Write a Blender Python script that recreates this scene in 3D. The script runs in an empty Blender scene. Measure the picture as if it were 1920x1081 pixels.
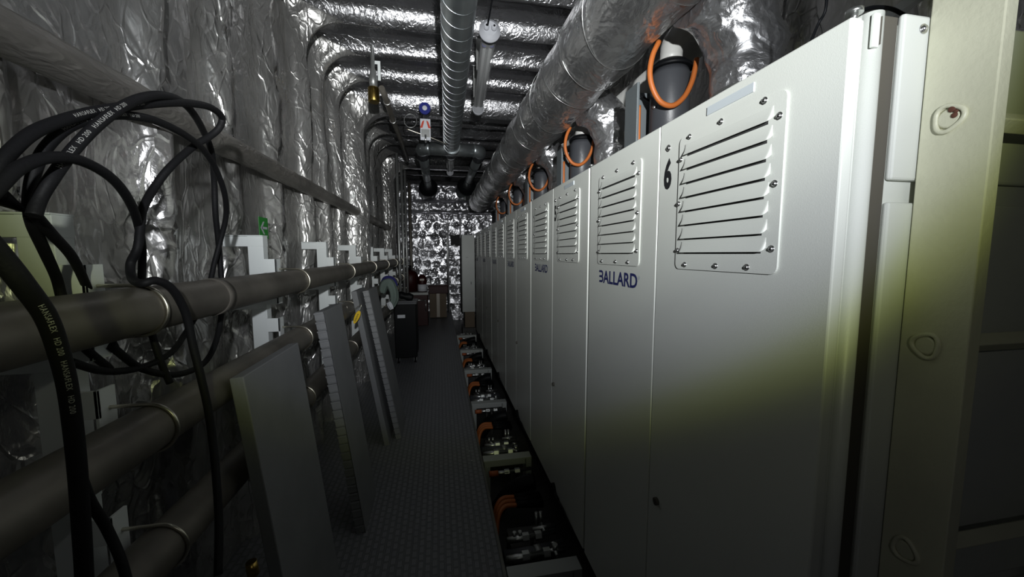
import bpy, bmesh, math, random
import numpy as np
from mathutils import Vector, Matrix, noise
random.seed(7)
C = bpy.context.scene
PI = math.pi

# ------------------------------------------------------------------ camera
FPX = 705.0
YAW, PITCH, ROLL = [math.radians(a) for a in (10.85, 5.23, 0.07)]
CAM = Vector((0, 0, 1.7))
_cy, _sy, _cp, _sp = math.cos(YAW), math.sin(YAW), math.cos(PITCH), math.sin(PITCH)
FW = Vector((_sy*_cp, _cy*_cp, -_sp))
RT = Vector((_cy, -_sy, 0))
UP = RT.cross(FW)
cam_d = bpy.data.cameras.new('camera')
cam = bpy.data.objects.new('camera', cam_d)
C.collection.objects.link(cam)
rot = Matrix((RT, UP, -FW)).transposed() @ Matrix.Rotation(-ROLL, 3, 'Z')
cam.matrix_world = Matrix.Translation(CAM) @ rot.to_4x4()
cam_d.sensor_width = 36
cam_d.lens = FPX/1920*36
cam_d.clip_start = 0.02
C.camera = cam

def at(x, y, X=None, Y=None, Z=None):
    """a point of the photograph, measured at a known world plane"""
    d = FW + RT*((x-960)/FPX) - UP*((y-540.5)/FPX)
    t = X/d.x if X is not None else Y/d.y if Y is not None else (Z-1.7)/d.z
    return CAM + d*t

# ------------------------------------------------------------------ world, exposure
w = bpy.data.worlds.new('world'); C.world = w; w.use_nodes = True
w.node_tree.nodes['Background'].inputs[0].default_value = (.75, .82, 1, 1)
w.node_tree.nodes['Background'].inputs[1].default_value = 0.005
C.view_settings.view_transform = 'Standard'
C.view_settings.look = 'None'
C.view_settings.gamma = 1
C.view_settings.exposure = 0.0
C.view_settings.use_curve_mapping = False

# ------------------------------------------------------------------ the hand torch that lights the room
TORCH_POS = Vector((0.10, -0.57, 1.97))
TORCH_AX = Vector((.051, .978, .203)).normalized()
ld = bpy.data.lights.new('torch', 'POINT')
ld.energy = 690; ld.shadow_soft_size = 0.022
ld.use_nodes = True
nt = ld.node_tree; nt.nodes.clear()
tc = nt.nodes.new('ShaderNodeTexCoord')
sx = nt.nodes.new('ShaderNodeSeparateXYZ')
ac = nt.nodes.new('ShaderNodeMath'); ac.operation = 'ARCCOSINE'
dv = nt.nodes.new('ShaderNodeMath'); dv.operation = 'DIVIDE'; dv.inputs[1].default_value = PI
ng = nt.nodes.new('ShaderNodeMath'); ng.operation = 'MULTIPLY'; ng.inputs[1].default_value = -1
rp = nt.nodes.new('ShaderNodeValToRGB')
em = nt.nodes.new('ShaderNodeEmission'); lo = nt.nodes.new('ShaderNodeOutputLight')
nt.links.new(tc.outputs['Normal'], sx.inputs[0])
nt.links.new(sx.outputs['Z'], ng.inputs[0]); nt.links.new(ng.outputs[0], ac.inputs[0])
nt.links.new(ac.outputs[0], dv.inputs[0]); nt.links.new(dv.outputs[0], rp.inputs[0])
nt.links.new(rp.outputs[0], em.inputs[0]); nt.links.new(em.outputs[0], lo.inputs[0])
BEAM = [(0, (.98, .99, 1.0)), (14, (.93, .95, .95)), (17.5, (.70, .72, .72)), (20, (.52, .53, .53)), (23, (.38, .39, .39)), (27, (.280, .29, .295)),
        (31, (.175, .181, .190)), (35, (.112, .116, .122)), (37.3, (.078, .082, .078)), (39, (.046, .050, .030)), (40.6, (.023, .0255, .0095)),
        (42.2, (.0090, .0098, .0048)), (44, (.0045, .0046, .0036)), (52, (.0025, .0025, .0025)), (75, (.0014, .0014, .0014)), (180, (.0003, .0003, .0003))]
cr = rp.color_ramp
while len(cr.elements) < len(BEAM): cr.elements.new(.5)
for e, (a, c) in zip(cr.elements, BEAM):
    e.position = a/180; e.color = (*c, 1)
torch = bpy.data.objects.new('torch', ld); C.collection.objects.link(torch)
torch.location = TORCH_POS
torch.rotation_euler = TORCH_AX.to_track_quat('-Z', 'Y').to_euler()

# ------------------------------------------------------------------ materials
def _new(name):
    m = bpy.data.materials.new(name); m.use_nodes = True
    n = m.node_tree
    return m, n, n.nodes['Principled BSDF']

def paint(name, col, rough=.45, metal=0., bump=0., bscale=200., var=0., spec=.5, vscale=3., coat=0.):
    m, n, b = _new(name)
    b.inputs['Roughness'].default_value = rough; b.inputs['Metallic'].default_value = metal
    b.inputs['Specular IOR Level'].default_value = spec
    b.inputs['Coat Weight'].default_value = coat
    b.inputs['Base Color'].default_value = (*col, 1)
    t = n.nodes.new('ShaderNodeTexCoord')
    if var:
        nz = n.nodes.new('ShaderNodeTexNoise'); nz.inputs['Scale'].default_value = vscale; nz.inputs['Detail'].default_value = 6
        r = n.nodes.new('ShaderNodeValToRGB')
        r.color_ramp.elements[0].position = .3; r.color_ramp.elements[1].position = .7
        r.color_ramp.elements[0].color = (*[c*(1-var) for c in col], 1); r.color_ramp.elements[1].color = (*[min(1, c*(1+var*.5)) for c in col], 1)
        n.links.new(t.outputs['Object'], nz.inputs['Vector']); n.links.new(nz.outputs['Fac'], r.inputs[0]); n.links.new(r.outputs[0], b.inputs['Base Color'])
    if bump:
        nb = n.nodes.new('ShaderNodeTexNoise'); nb.inputs['Scale'].default_value = bscale; nb.inputs['Detail'].default_value = 3
        bp = n.nodes.new('ShaderNodeBump'); bp.inputs['Strength'].default_value = bump; bp.inputs['Distance'].default_value = .002
        n.links.new(t.outputs['Object'], nb.inputs['Vector']); n.links.new(nb.outputs['Fac'], bp.inputs['Height']); n.links.new(bp.outputs[0], b.inputs['Normal'])
    return m

def foil(name, col=(.62, .62, .63), rough=.3, scale=(1, 1, .35), d1=.02, d2=.006, sc=9., metal=.92, dirt=.35, crease=0.):
    """crumpled aluminium-faced insulation: creased cells plus fine wrinkles, with duller dusty patches"""
    m, n, b = _new(name)
    L = n.links
    t = n.nodes.new('ShaderNodeTexCoord'); mp = n.nodes.new('ShaderNodeMapping'); mp.inputs['Scale'].default_value = scale
    L.new(t.outputs['Object'], mp.inputs['Vector'])
    wz = n.nodes.new('ShaderNodeTexNoise'); wz.inputs['Scale'].default_value = sc*.45; wz.inputs['Detail'].default_value = 3
    L.new(mp.outputs[0], wz.inputs['Vector'])
    ad = n.nodes.new('ShaderNodeVectorMath'); ad.operation = 'MULTIPLY_ADD'; ad.inputs[1].default_value = (.35, .35, .35)
    L.new(wz.outputs['Color'], ad.inputs[0]); L.new(mp.outputs[0], ad.inputs[2])
    vo = n.nodes.new('ShaderNodeTexVoronoi'); vo.feature = 'DISTANCE_TO_EDGE'; vo.inputs['Scale'].default_value = sc
    L.new(ad.outputs[0], vo.inputs['Vector'])
    mn = n.nodes.new('ShaderNodeMath'); mn.operation = 'MINIMUM'; mn.inputs[1].default_value = .22
    L.new(vo.outputs['Distance'], mn.inputs[0])
    n1 = n.nodes.new('ShaderNodeTexNoise'); n1.inputs['Scale'].default_value = sc*.7; n1.inputs['Detail'].default_value = 5; n1.inputs['Distortion'].default_value = 1.2
    L.new(mp.outputs[0], n1.inputs['Vector'])
    a1 = n.nodes.new('ShaderNodeMath'); a1.operation = 'MULTIPLY_ADD'; a1.inputs[1].default_value = 1.6
    L.new(n1.outputs['Fac'], a1.inputs[0]); L.new(mn.outputs[0], a1.inputs[2])
    v2 = n.nodes.new('ShaderNodeTexVoronoi'); v2.feature = 'F1'; v2.inputs['Scale'].default_value = sc*3.6
    L.new(ad.outputs[0], v2.inputs['Vector'])
    b1 = n.nodes.new('ShaderNodeBump'); b1.inputs['Distance'].default_value = d1; b1.inputs['Strength'].default_value = 1
    L.new(a1.outputs[0], b1.inputs['Height'])
    b2 = n.nodes.new('ShaderNodeBump'); b2.inputs['Distance'].default_value = d2; b2.inputs['Strength'].default_value = 1
    L.new(v2.outputs['Distance'], b2.inputs['Height']); L.new(b1.outputs[0], b2.inputs['Normal'])
    last = b2
    if crease:
        v3 = n.nodes.new('ShaderNodeTexVoronoi'); v3.feature = 'DISTANCE_TO_EDGE'; v3.inputs['Scale'].default_value = sc*1.9
        L.new(ad.outputs[0], v3.inputs['Vector'])
        m3 = n.nodes.new('ShaderNodeMath'); m3.operation = 'MINIMUM'; m3.inputs[1].default_value = .10
        L.new(v3.outputs['Distance'], m3.inputs[0])
        m4 = n.nodes.new('ShaderNodeMath'); m4.operation = 'MULTIPLY'; m4.inputs[1].default_value = 6
        L.new(m3.outputs[0], m4.inputs[0])
        last = n.nodes.new('ShaderNodeBump'); last.inputs['Distance'].default_value = crease; last.inputs['Strength'].default_value = 1; last.invert = True
        L.new(m4.outputs[0], last.inputs['Height']); L.new(b2.outputs[0], last.inputs['Normal'])
    L.new(last.outputs[0], b.inputs['Normal'])
    nd = n.nodes.new('ShaderNodeTexNoise'); nd.inputs['Scale'].default_value = 1.7; nd.inputs['Detail'].default_value = 7
    L.new(t.outputs['Object'], nd.inputs['Vector'])
    r = n.nodes.new('ShaderNodeValToRGB'); r.color_ramp.elements[0].position = .38; r.color_ramp.elements[1].position = .62
    r.color_ramp.elements[0].color = (*[c*(1-dirt) for c in col], 1); r.color_ramp.elements[1].color = (*col, 1)
    L.new(nd.outputs['Fac'], r.inputs[0]); L.new(r.outputs[0], b.inputs['Base Color'])
    rr = n.nodes.new('ShaderNodeMapRange'); rr.inputs['From Min'].default_value = .35; rr.inputs['From Max'].default_value = .65
    rr.inputs['To Min'].default_value = rough+.16; rr.inputs['To Max'].default_value = rough
    L.new(nd.outputs['Fac'], rr.inputs['Value']); L.new(rr.outputs[0], b.inputs['Roughness'])
    b.inputs['Metallic'].default_value = metal
    return m

M = {}
M['foil_wall'] = foil('foil_wall', (.69, .68, .66), .20, (1, 1, .5), .009, .003, 7, metal=.77, crease=.0038)
M['foil_ceiling'] = foil('foil_ceiling', (.60, .60, .62), .19, (1, 1, 1), .0045, .002, 9, metal=.95, crease=.0018)
M['foil_end'] = foil('foil_end', (.86, .86, .90), .26, (1, 1, 1), .014, .003, 4, dirt=.05)
M['foil_duct'] = foil('foil_duct', (.62, .62, .62), .22, (1, .6, 1), .010, .003, 9, dirt=.3)
M['foil_riser'] = foil('foil_riser', (.66, .66, .68), .22, (1, 1, 1), .011, .0035, 8, dirt=.3)
M['foil_conduit'] = foil('foil_conduit', (.36, .34, .31), .40, (1, .4, 1), .006, .003, 14, dirt=.4, metal=.6)
M['spiral'] = paint('galvanised_duct', (.42, .46, .47), .34, .9, .15, 30, .25, vscale=4)
M['spiral_seam'] = paint('duct_seam', (.62, .66, .68), .3, 1.)
M['cabinet'] = paint('cabinet_paint', (.60, .62, .58), .38, 0, .12, 420, .03, vscale=1.5)
M['cabinet_dark'] = paint('cabinet_gap', (.03, .03, .03), .7)
M['slot'] = paint('slot_profile', (.075, .068, .055), .6)
M['plate'] = paint('name_plate', (.52, .57, .60), .3, .1)
M['screw'] = paint('zinc_screw', (.6, .6, .6), .25, 1.)
M['navy'] = paint('navy_print', (.015, .02, .11), .5)
M['black_print'] = paint('black_print', (.01, .01, .012), .5)
M['white_print'] = paint('white_print', (.30, .30, .28), .6)
M['ladder_paint'] = paint('cream_paint', (.62, .62, .47), .42, 0, .5, 90, .10, vscale=5)
M['rust'] = paint('rust', (.10, .035, .02), .8, 0, .5, 60)
M['bracket'] = paint('white_bracket_paint', (.84, .88, .87), .5, 0, .2, 60, .05)
M['pipe'] = paint('steel_pipe', (.185, .17, .145), .5, .45, .15, 60, .35, vscale=6)
M['bolt_steel'] = paint('stainless_clamp', (.60, .57, .48), .3, 1.)
M['hose'] = paint('black_rubber', (.008, .008, .009), .62, 0, .3, 150, spec=.25)
M['board'] = paint('grey_board', (.20, .205, .21), .7, 0, .3, 120, .12, vscale=4)
M['board_edge'] = paint('board_edge', (.25, .255, .26), .6, .2, .3, 120, .1, vscale=8)
M['floor_edge'] = paint('edge_strip', (.17, .17, .15), .5, .4, .2, 50, .3)
M['trench'] = paint('trench_steel', (.07, .068, .065), .6, .3, .4, 20, .5)
M['plastic_black'] = paint('black_plastic', (.0045, .005, .006), .5, spec=.15)
M['motor'] = paint('dark_grey_housing', (.05, .053, .06), .4, 0, .2, 100)
M['grey_bracket'] = paint('grey_bracket', (.16, .18, .19), .45, .3)
M['orange'] = paint('orange_cable', (.42, .115, .022), .5, 0)
M['red_orange'] = paint('orange_connector', (.40, .10, .03), .5)
M['pvc'] = paint('grey_white_pipe', (.52, .52, .50), .4, 0, .1, 20, .1)
M['steel'] = paint('bright_steel', (.55, .56, .55), .3, .95, .1, 60, .1)
M['brass'] = paint('brass', (.42, .29, .08), .28, 1.)
M['grey_metal'] = paint('grey_cast', (.38, .39, .38), .4, .7)
M['white_plastic'] = paint('white_plastic', (.56, .58, .62), .4)
M['tag_white'] = paint('tag_white', (.62, .64, .68), .5)
M['red'] = paint('red_print', (.55, .06, .03), .5)
M['blue'] = paint('blue_plastic', (.02, .03, .22), .35)
M['green'] = paint('green_sign', (.03, .28, .04), .45)
M['yellow'] = paint('yellow_plastic', (.80, .52, .01), .4)
M['dark_red'] = paint('dark_red_paint', (.030, .003, .003), .5, spec=.3)
M['cloth_green'] = paint('grey_green_cloth', (.13, .17, .15), .9, 0, .6, 90, .2)
M['cloth_blue'] = paint('blue_cloth', (.02, .02, .14), .9)
M['cardboard'] = paint('cardboard', (.15, .115, .08), .8, 0, .1, 60, .1)
M['tape'] = paint('packing_tape', (.40, .36, .30), .3)
M['pale_box'] = paint('pale_grey_paint', (.40, .42, .40), .5, 0, .1, 40, .08)
M['tube_glass'] = None
mg, ngl, bg = _new('clear_tube')
bg.inputs['Base Color'].default_value = (.9, .92, .93, 1); bg.inputs['Roughness'].default_value = .12
bg.inputs['Transmission Weight'].default_value = .0; bg.inputs['Alpha'].default_value = .28
bg.inputs['Specular IOR Level'].default_value = .8
M['tube_glass'] = mg
M['lamp_cap'] = paint('lamp_cap_plastic', (.34, .35, .375), .5)
M['lamp_tube'] = paint('unlit_phosphor', (.22, .225, .22), .5)

# walkway: raised ribs along the passage in short staggered blocks
mf, nf, bf = _new('ribbed_walkway')
t = nf.nodes.new('ShaderNodeTexCoord')
br = nf.nodes.new('ShaderNodeTexBrick'); br.inputs['Scale'].default_value = 1
mpf = nf.nodes.new('ShaderNodeMapping'); mpf.inputs['Rotation'].default_value = (0, 0, PI/2)
nf.links.new(t.outputs['Object'], mpf.inputs['Vector']); nf.links.new(mpf.outputs[0], br.inputs['Vector'])
br.inputs['Brick Width'].default_value = .055; br.inputs['Row Height'].default_value = .038
br.inputs['Mortar Size'].default_value = .0065; br.inputs['Mortar Smooth'].default_value = .3
br.inputs['Color1'].default_value = (.20, .205, .215, 1); br.inputs['Color2'].default_value = (.175, .18, .19, 1); br.inputs['Mortar'].default_value = (.135, .14, .148, 1)
nf.links.new(br.outputs['Color'], bf.inputs['Base Color'])
bpf = nf.nodes.new('ShaderNodeBump'); bpf.inputs['Distance'].default_value = .004; bpf.invert = True
nf.links.new(br.outputs['Fac'], bpf.inputs['Height']); nf.links.new(bpf.outputs[0], bf.inputs['Normal'])
bf.inputs['Roughness'].default_value = .5
M['walkway'] = mf

# ------------------------------------------------------------------ mesh helpers
class MB:
    def __init__(s): s.v = []; s.f = []; s.sm = []; s.mi = []
    def add(s, vs, fs, smooth=False, mi=0):
        b = len(s.v); s.v += [tuple(p) for p in vs]
        for f in fs: s.f.append(tuple(i+b for i in f)); s.sm.append(smooth); s.mi.append(mi)
        return s
    def box(s, x0, x1, y0, y1, z0, z1, mi=0):
        vs = [(x, y, z) for x in (x0, x1) for y in (y0, y1) for z in (z0, z1)]
        return s.add(vs, [(0, 1, 3, 2), (4, 6, 7, 5), (0, 4, 5, 1), (2, 3, 7, 6), (0, 2, 6, 4), (1, 5, 7, 3)], mi=mi)
    def obox(s, c, ax, ay, az, mi=0):
        """box at centre c with half-axis vectors"""
        c, ax, ay, az = map(Vector, (c, ax, ay, az))
        vs = [c+ax*i+ay*j+az*k for i in (-1, 1) for j in (-1, 1) for k in (-1, 1)]
        return s.add(vs, [(0, 1, 3, 2), (4, 6, 7, 5), (0, 4, 5, 1), (2, 3, 7, 6), (0, 2, 6, 4), (1, 5, 7, 3)], mi=mi)
    def tube(s, pts, r, seg=12, caps=True, rn=None, mi=0, closed=False, smooth=True):
        pts = [Vector(p) for p in pts]; n = len(pts)
        if not hasattr(r, '__len__'): r = [r]*n
        T = []
        for i in range(n):
            if closed: d = pts[(i+1) % n]-pts[i-1]
            else: d = pts[min(i+1, n-1)]-pts[max(i-1, 0)]
            T.append(d.normalized() if d.length > 1e-9 else Vector((0, 0, 1)))
        a = Vector((0, 0, 1)) if abs(T[0].z) < .9 else Vector((1, 0, 0))
        N = T[0].cross(a).normalized(); vs = []
        for i in range(n):
            N = (N-T[i]*N.dot(T[i])).normalized(); B = T[i].cross(N)
            for k in range(seg):
                th = 2*PI*k/seg; d = N*math.cos(th)+B*math.sin(th)
                rr = r[i]+(rn(pts[i]+d*r[i], th) if rn else 0)
                vs.append(pts[i]+d*rr)
        fs = []
        for i in range(n if closed else n-1):
            j = (i+1) % n
            for k in range(seg):
                l = (k+1) % seg
                fs.append((i*seg+k, i*seg+l, j*seg+l, j*seg+k))
        s.add(vs, fs, smooth, mi)
        if caps and not closed:
            b = len(s.v)-n*seg
            s.f.append(tuple(b+k for k in reversed(range(seg)))); s.sm.append(False); s.mi.append(mi)
            s.f.append(tuple(b+(n-1)*seg+k for k in range(seg))); s.sm.append(False); s.mi.append(mi)
        return s
    def cyl(s, p0, p1, r, seg=16, mi=0): return s.tube([p0, p1], r, seg, mi=mi)
    def dome(s, c, ax, r, h, seg=12, rings=4):
        c = Vector(c); ax = Vector(ax).normalized()
        P = [c+ax*(h*math.sin(PI/2*i/rings)) for i in range(rings+1)]
        R = [max(r*math.cos(PI/2*i/rings), 1e-4) for i in range(rings+1)]
        return s.tube(P, R, seg)
    def prism(s, poly, x0, x1, ax='x', mi=0):
        n = len(poly)
        if ax == 'x': f = lambda a, p: (a, p[0], p[1])
        elif ax == 'y': f = lambda a, p: (p[0], a, p[1])
        else: f = lambda a, p: (p[0], p[1], a)
        vs = [f(x0, p) for p in poly]+[f(x1, p) for p in poly]
        fs = [tuple(range(n))[::-1], tuple(range(n, 2*n))]+[(i, (i+1) % n, n+(i+1) % n, n+i) for i in range(n)]
        return s.add(vs, fs, mi=mi)
    def shift(s, d):
        s.v = [(p[0]+d[0], p[1]+d[1], p[2]+d[2]) for p in s.v]; return s

def worigin(o):
    v = Vector((0, 0, 0))
    while o: v += Vector(o.location); o = o.parent
    return v

def build(name, mb, mat, parent=None, bevel=0., origin=None, subsurf=0):
    """one mesh object; vertices are given in world coordinates"""
    o0 = worigin(parent) if parent else Vector(origin or (0, 0, 0))
    me = bpy.data.meshes.new(name)
    me.from_pydata([(p[0]-o0.x, p[1]-o0.y, p[2]-o0.z) for p in mb.v], [], mb.f)
    me.polygons.foreach_set('use_smooth', mb.sm)
    for m in (mat if isinstance(mat, (list, tuple)) else [mat]): me.materials.append(m)
    me.polygons.foreach_set('material_index', mb.mi)
    me.update()
    bm = bmesh.new(); bm.from_mesh(me); bmesh.ops.recalc_face_normals(bm, faces=bm.faces); bm.to_mesh(me); bm.free()
    o = bpy.data.objects.new(name, me); C.collection.objects.link(o)
    if parent: o.parent = parent
    else: o.location = o0
    if bevel:
        b = o.modifiers.new('bevel', 'BEVEL'); b.width = bevel; b.segments = 2; b.limit_method = 'ANGLE'; b.angle_limit = math.radians(50)
    if subsurf:
        b = o.modifiers.new('subdivision', 'SUBSURF'); b.levels = b.render_levels = subsurf
    return o

def tag(o, label, cat, group=None):
    o['label'] = label; o['category'] = cat
    if group: o['group'] = group
    return o

def thing(name, label, cat, loc, group=None):
    o = bpy.data.objects.new(name, None); C.collection.objects.link(o)
    o.location = loc; o.empty_display_size = .1
    return tag(o, label, cat, group)

def struct(name, mb, mat):
    o = build(name, mb, mat); o['kind'] = 'structure'; return o

def copy_tree(o, parent=None):
    c = o.copy(); C.collection.objects.link(c); c.parent = parent
    for ch in [k for k in bpy.data.objects if k.parent == o]: copy_tree(ch, c)
    return c

def text_polys(body, size=1., bold=0., spacing=1.):
    """flat lettering as vertices (x, y) and faces"""
    cu = bpy.data.curves.new('lettering', 'FONT'); cu.body = body; cu.size = size; cu.offset = bold; cu.space_character = spacing
    cu.resolution_u = 3
    ob = bpy.data.objects.new('lettering', cu); C.collection.objects.link(ob)
    dg = bpy.context.evaluated_depsgraph_get(); dg.update()
    me = ob.evaluated_get(dg).to_mesh()
    vs = [(v.co.x, v.co.y) for v in me.vertices]; fs = [tuple(p.vertices) for p in me.polygons]
    ob.evaluated_get(dg).to_mesh_clear()
    bpy.data.objects.remove(ob); bpy.data.curves.remove(cu)
    return vs, fs

def smooth_path(pts, n=8):
    """Catmull-Rom through the points"""
    P = [Vector(p) for p in pts]; P = [P[0]*2-P[1]]+P+[P[-1]*2-P[-2]]; out = []
    for i in range(1, len(P)-2):
        for k in range(n):
            t = k/n; a, b, c, d = P[i-1:i+3]
            out.append(.5*((2*b)+(c-a)*t+(2*a-5*b+4*c-d)*t*t+(3*b-a-3*c+d)*t**3))
    out.append(P[-2]); return out

def nz(x, y, z): return noise.noise(Vector((x, y, z)))
def ridge(x, y, z): return 1-2*abs(noise.noise(Vector((x, y, z))))

# ------------------------------------------------------------------ the foil-lined shell
RIBS = [-.6, 0., .62, 1.24, 1.84, 2.42, 2.99, 3.53, 4.04, 4.62, 5.95, 6.5, 7.1, 7.7, 9.05, 9.65, 10.3, 10.9]
WEBS = [5.28, 8.42]
XL, XR, ZC, Y0, Y1 = -1.20, 1.95, 3.76, -1.3, 11.55

def rib(y):
    g = 0.; dw = 0.
    for r in RIBS:
        t = abs(y-r)/.040
        if t < 1.5: g = max(g, min(1, max(0, (1.5-t)/.9)))
    g = g*g*(3-2*g)
    for r in WEBS:
        t = abs(y-r)/.09
        if t < 1.3: v = min(1, max(0, (1.3-t)/.35)); dw = max(dw, v*v*(3-2*v))
    return g, dw

ys = list(np.arange(Y0, 6.2, .026))+list(np.arange(6.2, Y1+.01, .045))
def shell_point(kind, s, y):
    g, wv = rib(y)
    gw = g*(.75 if y < 3.2 else 1.)
    dw = max(.12*gw, .27*wv); dc = max(.14*g, .25*wv); r = .07+.26*max(g, wv)
    xl = XL+dw; zc = ZC-dc; xr = XR-dw*.6
    if kind == 'wall':     # s 0..1 up the wall, then the corner arc
        if s <= .9:
            z = (s/.9)*(zc-r); p = Vector((xl, y, z)); nrm = Vector((1, 0, 0)); f = 1
        else:
            a = (s-.9)/.1*PI/2; p = Vector((xl+r-r*math.cos(a), y, zc-r+r*math.sin(a))); nrm = Vector((math.cos(a), 0, -math.sin(a)))
    elif kind == 'ceiling':
        p = Vector((xl+r+(xr-.02-xl-r)*s, y, zc)); nrm = Vector((0, 0, -1))
    else:
        p = Vector((xr, y, zc*(1-s))); nrm = Vector((-1, 0, 0))
    x_, y_, z_ = p
    if kind == 'ceiling':
        d = .008*nz(x_*2.2, y_*2.2, 3.)+.005*ridge(x_*3, y_*4, 1.7)+.0025*ridge(x_*9, y_*9, 4)
        d *= min(1, s/.06)*min(1, (1-s)/.06)
    else:
        edge = min(1, z_/.3)
        d = .030*nz(y_*1.3, z_*.7, 5.)+.020*ridge(y_*3.2, z_*.8, 2.2)+.010*ridge(y_*7.5+z_*.8, z_*1.7, 8.1)+.006*ridge(y_*13, z_*6, 3.3)+.010*ridge(y_*2.1+z_*1.6, z_*2.2-y_, 9.3)
        d -= .01
        # studs that pin the insulation pull it in
        a = (y_-.25) % .62-.31; b = (z_+.12) % .55-.275; q = math.hypot(a, b)
        d -= .035*math.exp(-(q/.07)**2)
        if kind == 'wall' and s > .86: d *= max(0, 1-(s-.86)/.13)
        if q < .3 and q > .03 and s < .86: d += .010*math.exp(-(q/.14)**2)*math.cos(7*math.atan2(b, a))
    return p+nrm*d

def sweep(kind, ns):
    mb = MB(); S = [i/(ns-1) for i in range(ns)]
    vs = [shell_point(kind, s, y) for y in ys for s in S]
    fs = [(j*ns+i, j*ns+i+1, (j+1)*ns+i+1, (j+1)*ns+i) for j in range(len(ys)-1) for i in range(ns-1)]
    return mb.add(vs, fs, True)
def flat_struct(name, mb, mat):
    me = bpy.data.meshes.new(name); me.from_pydata(mb.v, [], mb.f); me.polygons.foreach_set('use_smooth', mb.sm); me.materials.append(mat)
    o = bpy.data.objects.new(name, me); C.collection.objects.link(o); o['kind'] = 'structure'; return o
flat_struct('wall_left', sweep('wall', 130), M['foil_wall'])
flat_struct('ceiling', sweep('ceiling', 90), M['foil_ceiling'])
flat_struct('wall_right', sweep('right', 50), M['foil_wall'])

# end wall: quilted foil held by pins, with a foil-wrapped header across the top
mb = MB(); xs = np.arange(-1.3, 2.0, .022); zs = np.arange(-.3, 3.85, .022)
pins = []
for i in range(13):
    for j in range(15):
        pins.append((-1.25+.27*i+random.uniform(-.06, .06)+(.13 if j % 2 else 0), .1+.27*j+random.uniform(-.06, .06)))
P_ = np.array(pins); vs = []
for x in xs:
    for z in zs:
        q2 = (P_[:, 0]-x)**2+(P_[:, 1]-z)**2; k = int(q2.argmin()); q = math.sqrt(q2[k]); a = math.atan2(z-P_[k, 1], x-P_[k, 0])
        q *= 1+.5*nz(x*7, z*7, k*.37)
        d = .055*min(1, q/.12)**.7+.012*math.cos((6+k % 4)*a+k+3*nz(x*4, z*4, 2))*math.exp(-((q-.05)/.075)**2)+.012*ridge(x*4, z*4, 1)+.006*ridge(x*11, z*11, 7)
        if z > 2.9: d += .16*math.sqrt(max(0, 1-((z-3.08)/.2)**2)) if abs(z-3.08) < .2 else 0
        vs.append((x, 11.55-d, z))
nz_ = len(zs)
mb.add(vs, [(i*nz_+j, i*nz_+j+1, (i+1)*nz_+j+1, (i+1)*nz_+j) for i in range(len(xs)-1) for j in range(nz_-1)], True)
flat_struct('wall_back', mb, M['foil_end'])

# floor: walkway, edge strip and the trench the cabinets' pipes run in
EDGE = .318
struct('floor', MB().box(-1.25, EDGE-.016, Y0, 11.6, -.04, 0), M['walkway'])
struct('trim_1', MB().box(EDGE-.016, EDGE, Y0, 11.6, -.06, .006), M['floor_edge'])
struct('floor_trench', MB().box(EDGE-.02, 2.0, Y0, 11.6, -.34, -.30), M['trench'])
struct('baseboard_trench', MB().box(EDGE-.014, EDGE-.002, Y0, 11.6, -.30, -.06), M['trench'])

# ------------------------------------------------------------------ fuel-cell cabinets
CX0, CY0, PITCHY, CW = .745, .597, 1.23, 1.208
ZT, ZB = 2.130, .06
FRONT_N = Vector((-1, 0, 0))

def rrect(y0, y1, z0, z1, r, n=5):
    out = []
    for cy_, cz_, a0 in ((y1-r, z1-r, 0), (y0+r, z1-r, PI/2), (y0+r, z0+r, PI), (y1-r, z0+r, 1.5*PI)):
        for k in range(n+1):
            a = a0+PI/2*k/n; out.append((cy_+r*math.cos(a), cz_+r*math.sin(a)))
    return out

def louvre_panel(y0, y1):
    """plate with eight pressed louvres; y0 is the near side"""
    mb = MB(); z0, z1 = 1.653, 2.056
    x1 = CX0-.0045
    mb.prism(rrect(y0, y1, z0, z1, .018), x1, CX0, 'x')
    la, lb = y0+.032, y1-.026
    for k in range(8):
        zt_ = 2.030-k*.0418; zb_ = zt_-.0330
        # hood: swells out of the plate towards an open lower lip, closed and rounded at both ends
        dep = .0115; n = 30; rows = [(0, 0.), (.30, .16), (.60, .42), (.85, .78), (1., 1.)]
        grid = []
        for (t_, g_) in rows:
            row = []
            for i in range(n+1):
                u_ = .5-.5*math.cos(PI*i/n); y = la+(lb-la)*u_
                e = min((y-la)/.005, (lb-y)/.008); e = min(1., max(0., e)); e = math.sqrt(1-(1-e)**2)
                row.append((x1-dep*g_*e-.0002, y, zt_-(zt_-zb_)*t_*(.72+.28*e)))
            grid.append(row)
        N = n+1
        mb.add([p for r_ in grid for p in r_], [(r*N+i, r*N+i+1, (r+1)*N+i+1, (r+1)*N+i) for r in range(len(rows)-1) for i in range(n)], True)
        lip = grid[-1]; inner = [(min(p[0]+.0018, x1-.0001), p[1], p[2]+.0006) for p in lip]
        mb.add(lip+inner, [(i, i+1, N+i+1, N+i) for i in range(n)])
    return mb

def opening(y0, y1):
    mb = MB(); la, lb = y0+.045, y1-.040
    for k in range(8):
        zb_ = 2.030-k*.0418-.0335
        mb.box(CX0-.0052, CX0-.0045, la, lb, zb_-.0032, zb_+.010)
    return mb

def bolts(parent, y0, y1):
    pts = [(y0+.058, 2.050), (y0+.195, 2.049), (y1-.047, 2.048), (y0+.016, 2.002), (y1-.004-.005, 1.99), (y0+.018, 1.856), (y1-.006, 1.856),
           (y0+.016, 1.711), (y1-.010, 1.711), (y0+.083, 1.667), (y0+.19, 1.667), (y1-.048, 1.667)]
    for y, z in pts:
        mb = MB(); x = CX0-.0045
        mb.cyl((x, y, z), (x-.0018, y, z), .0082, 14)
        mb.dome((x-.0018, y, z), FRONT_N, .0058, .0052, 12)
        build('bolt', mb, M['screw'], parent)

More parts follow.
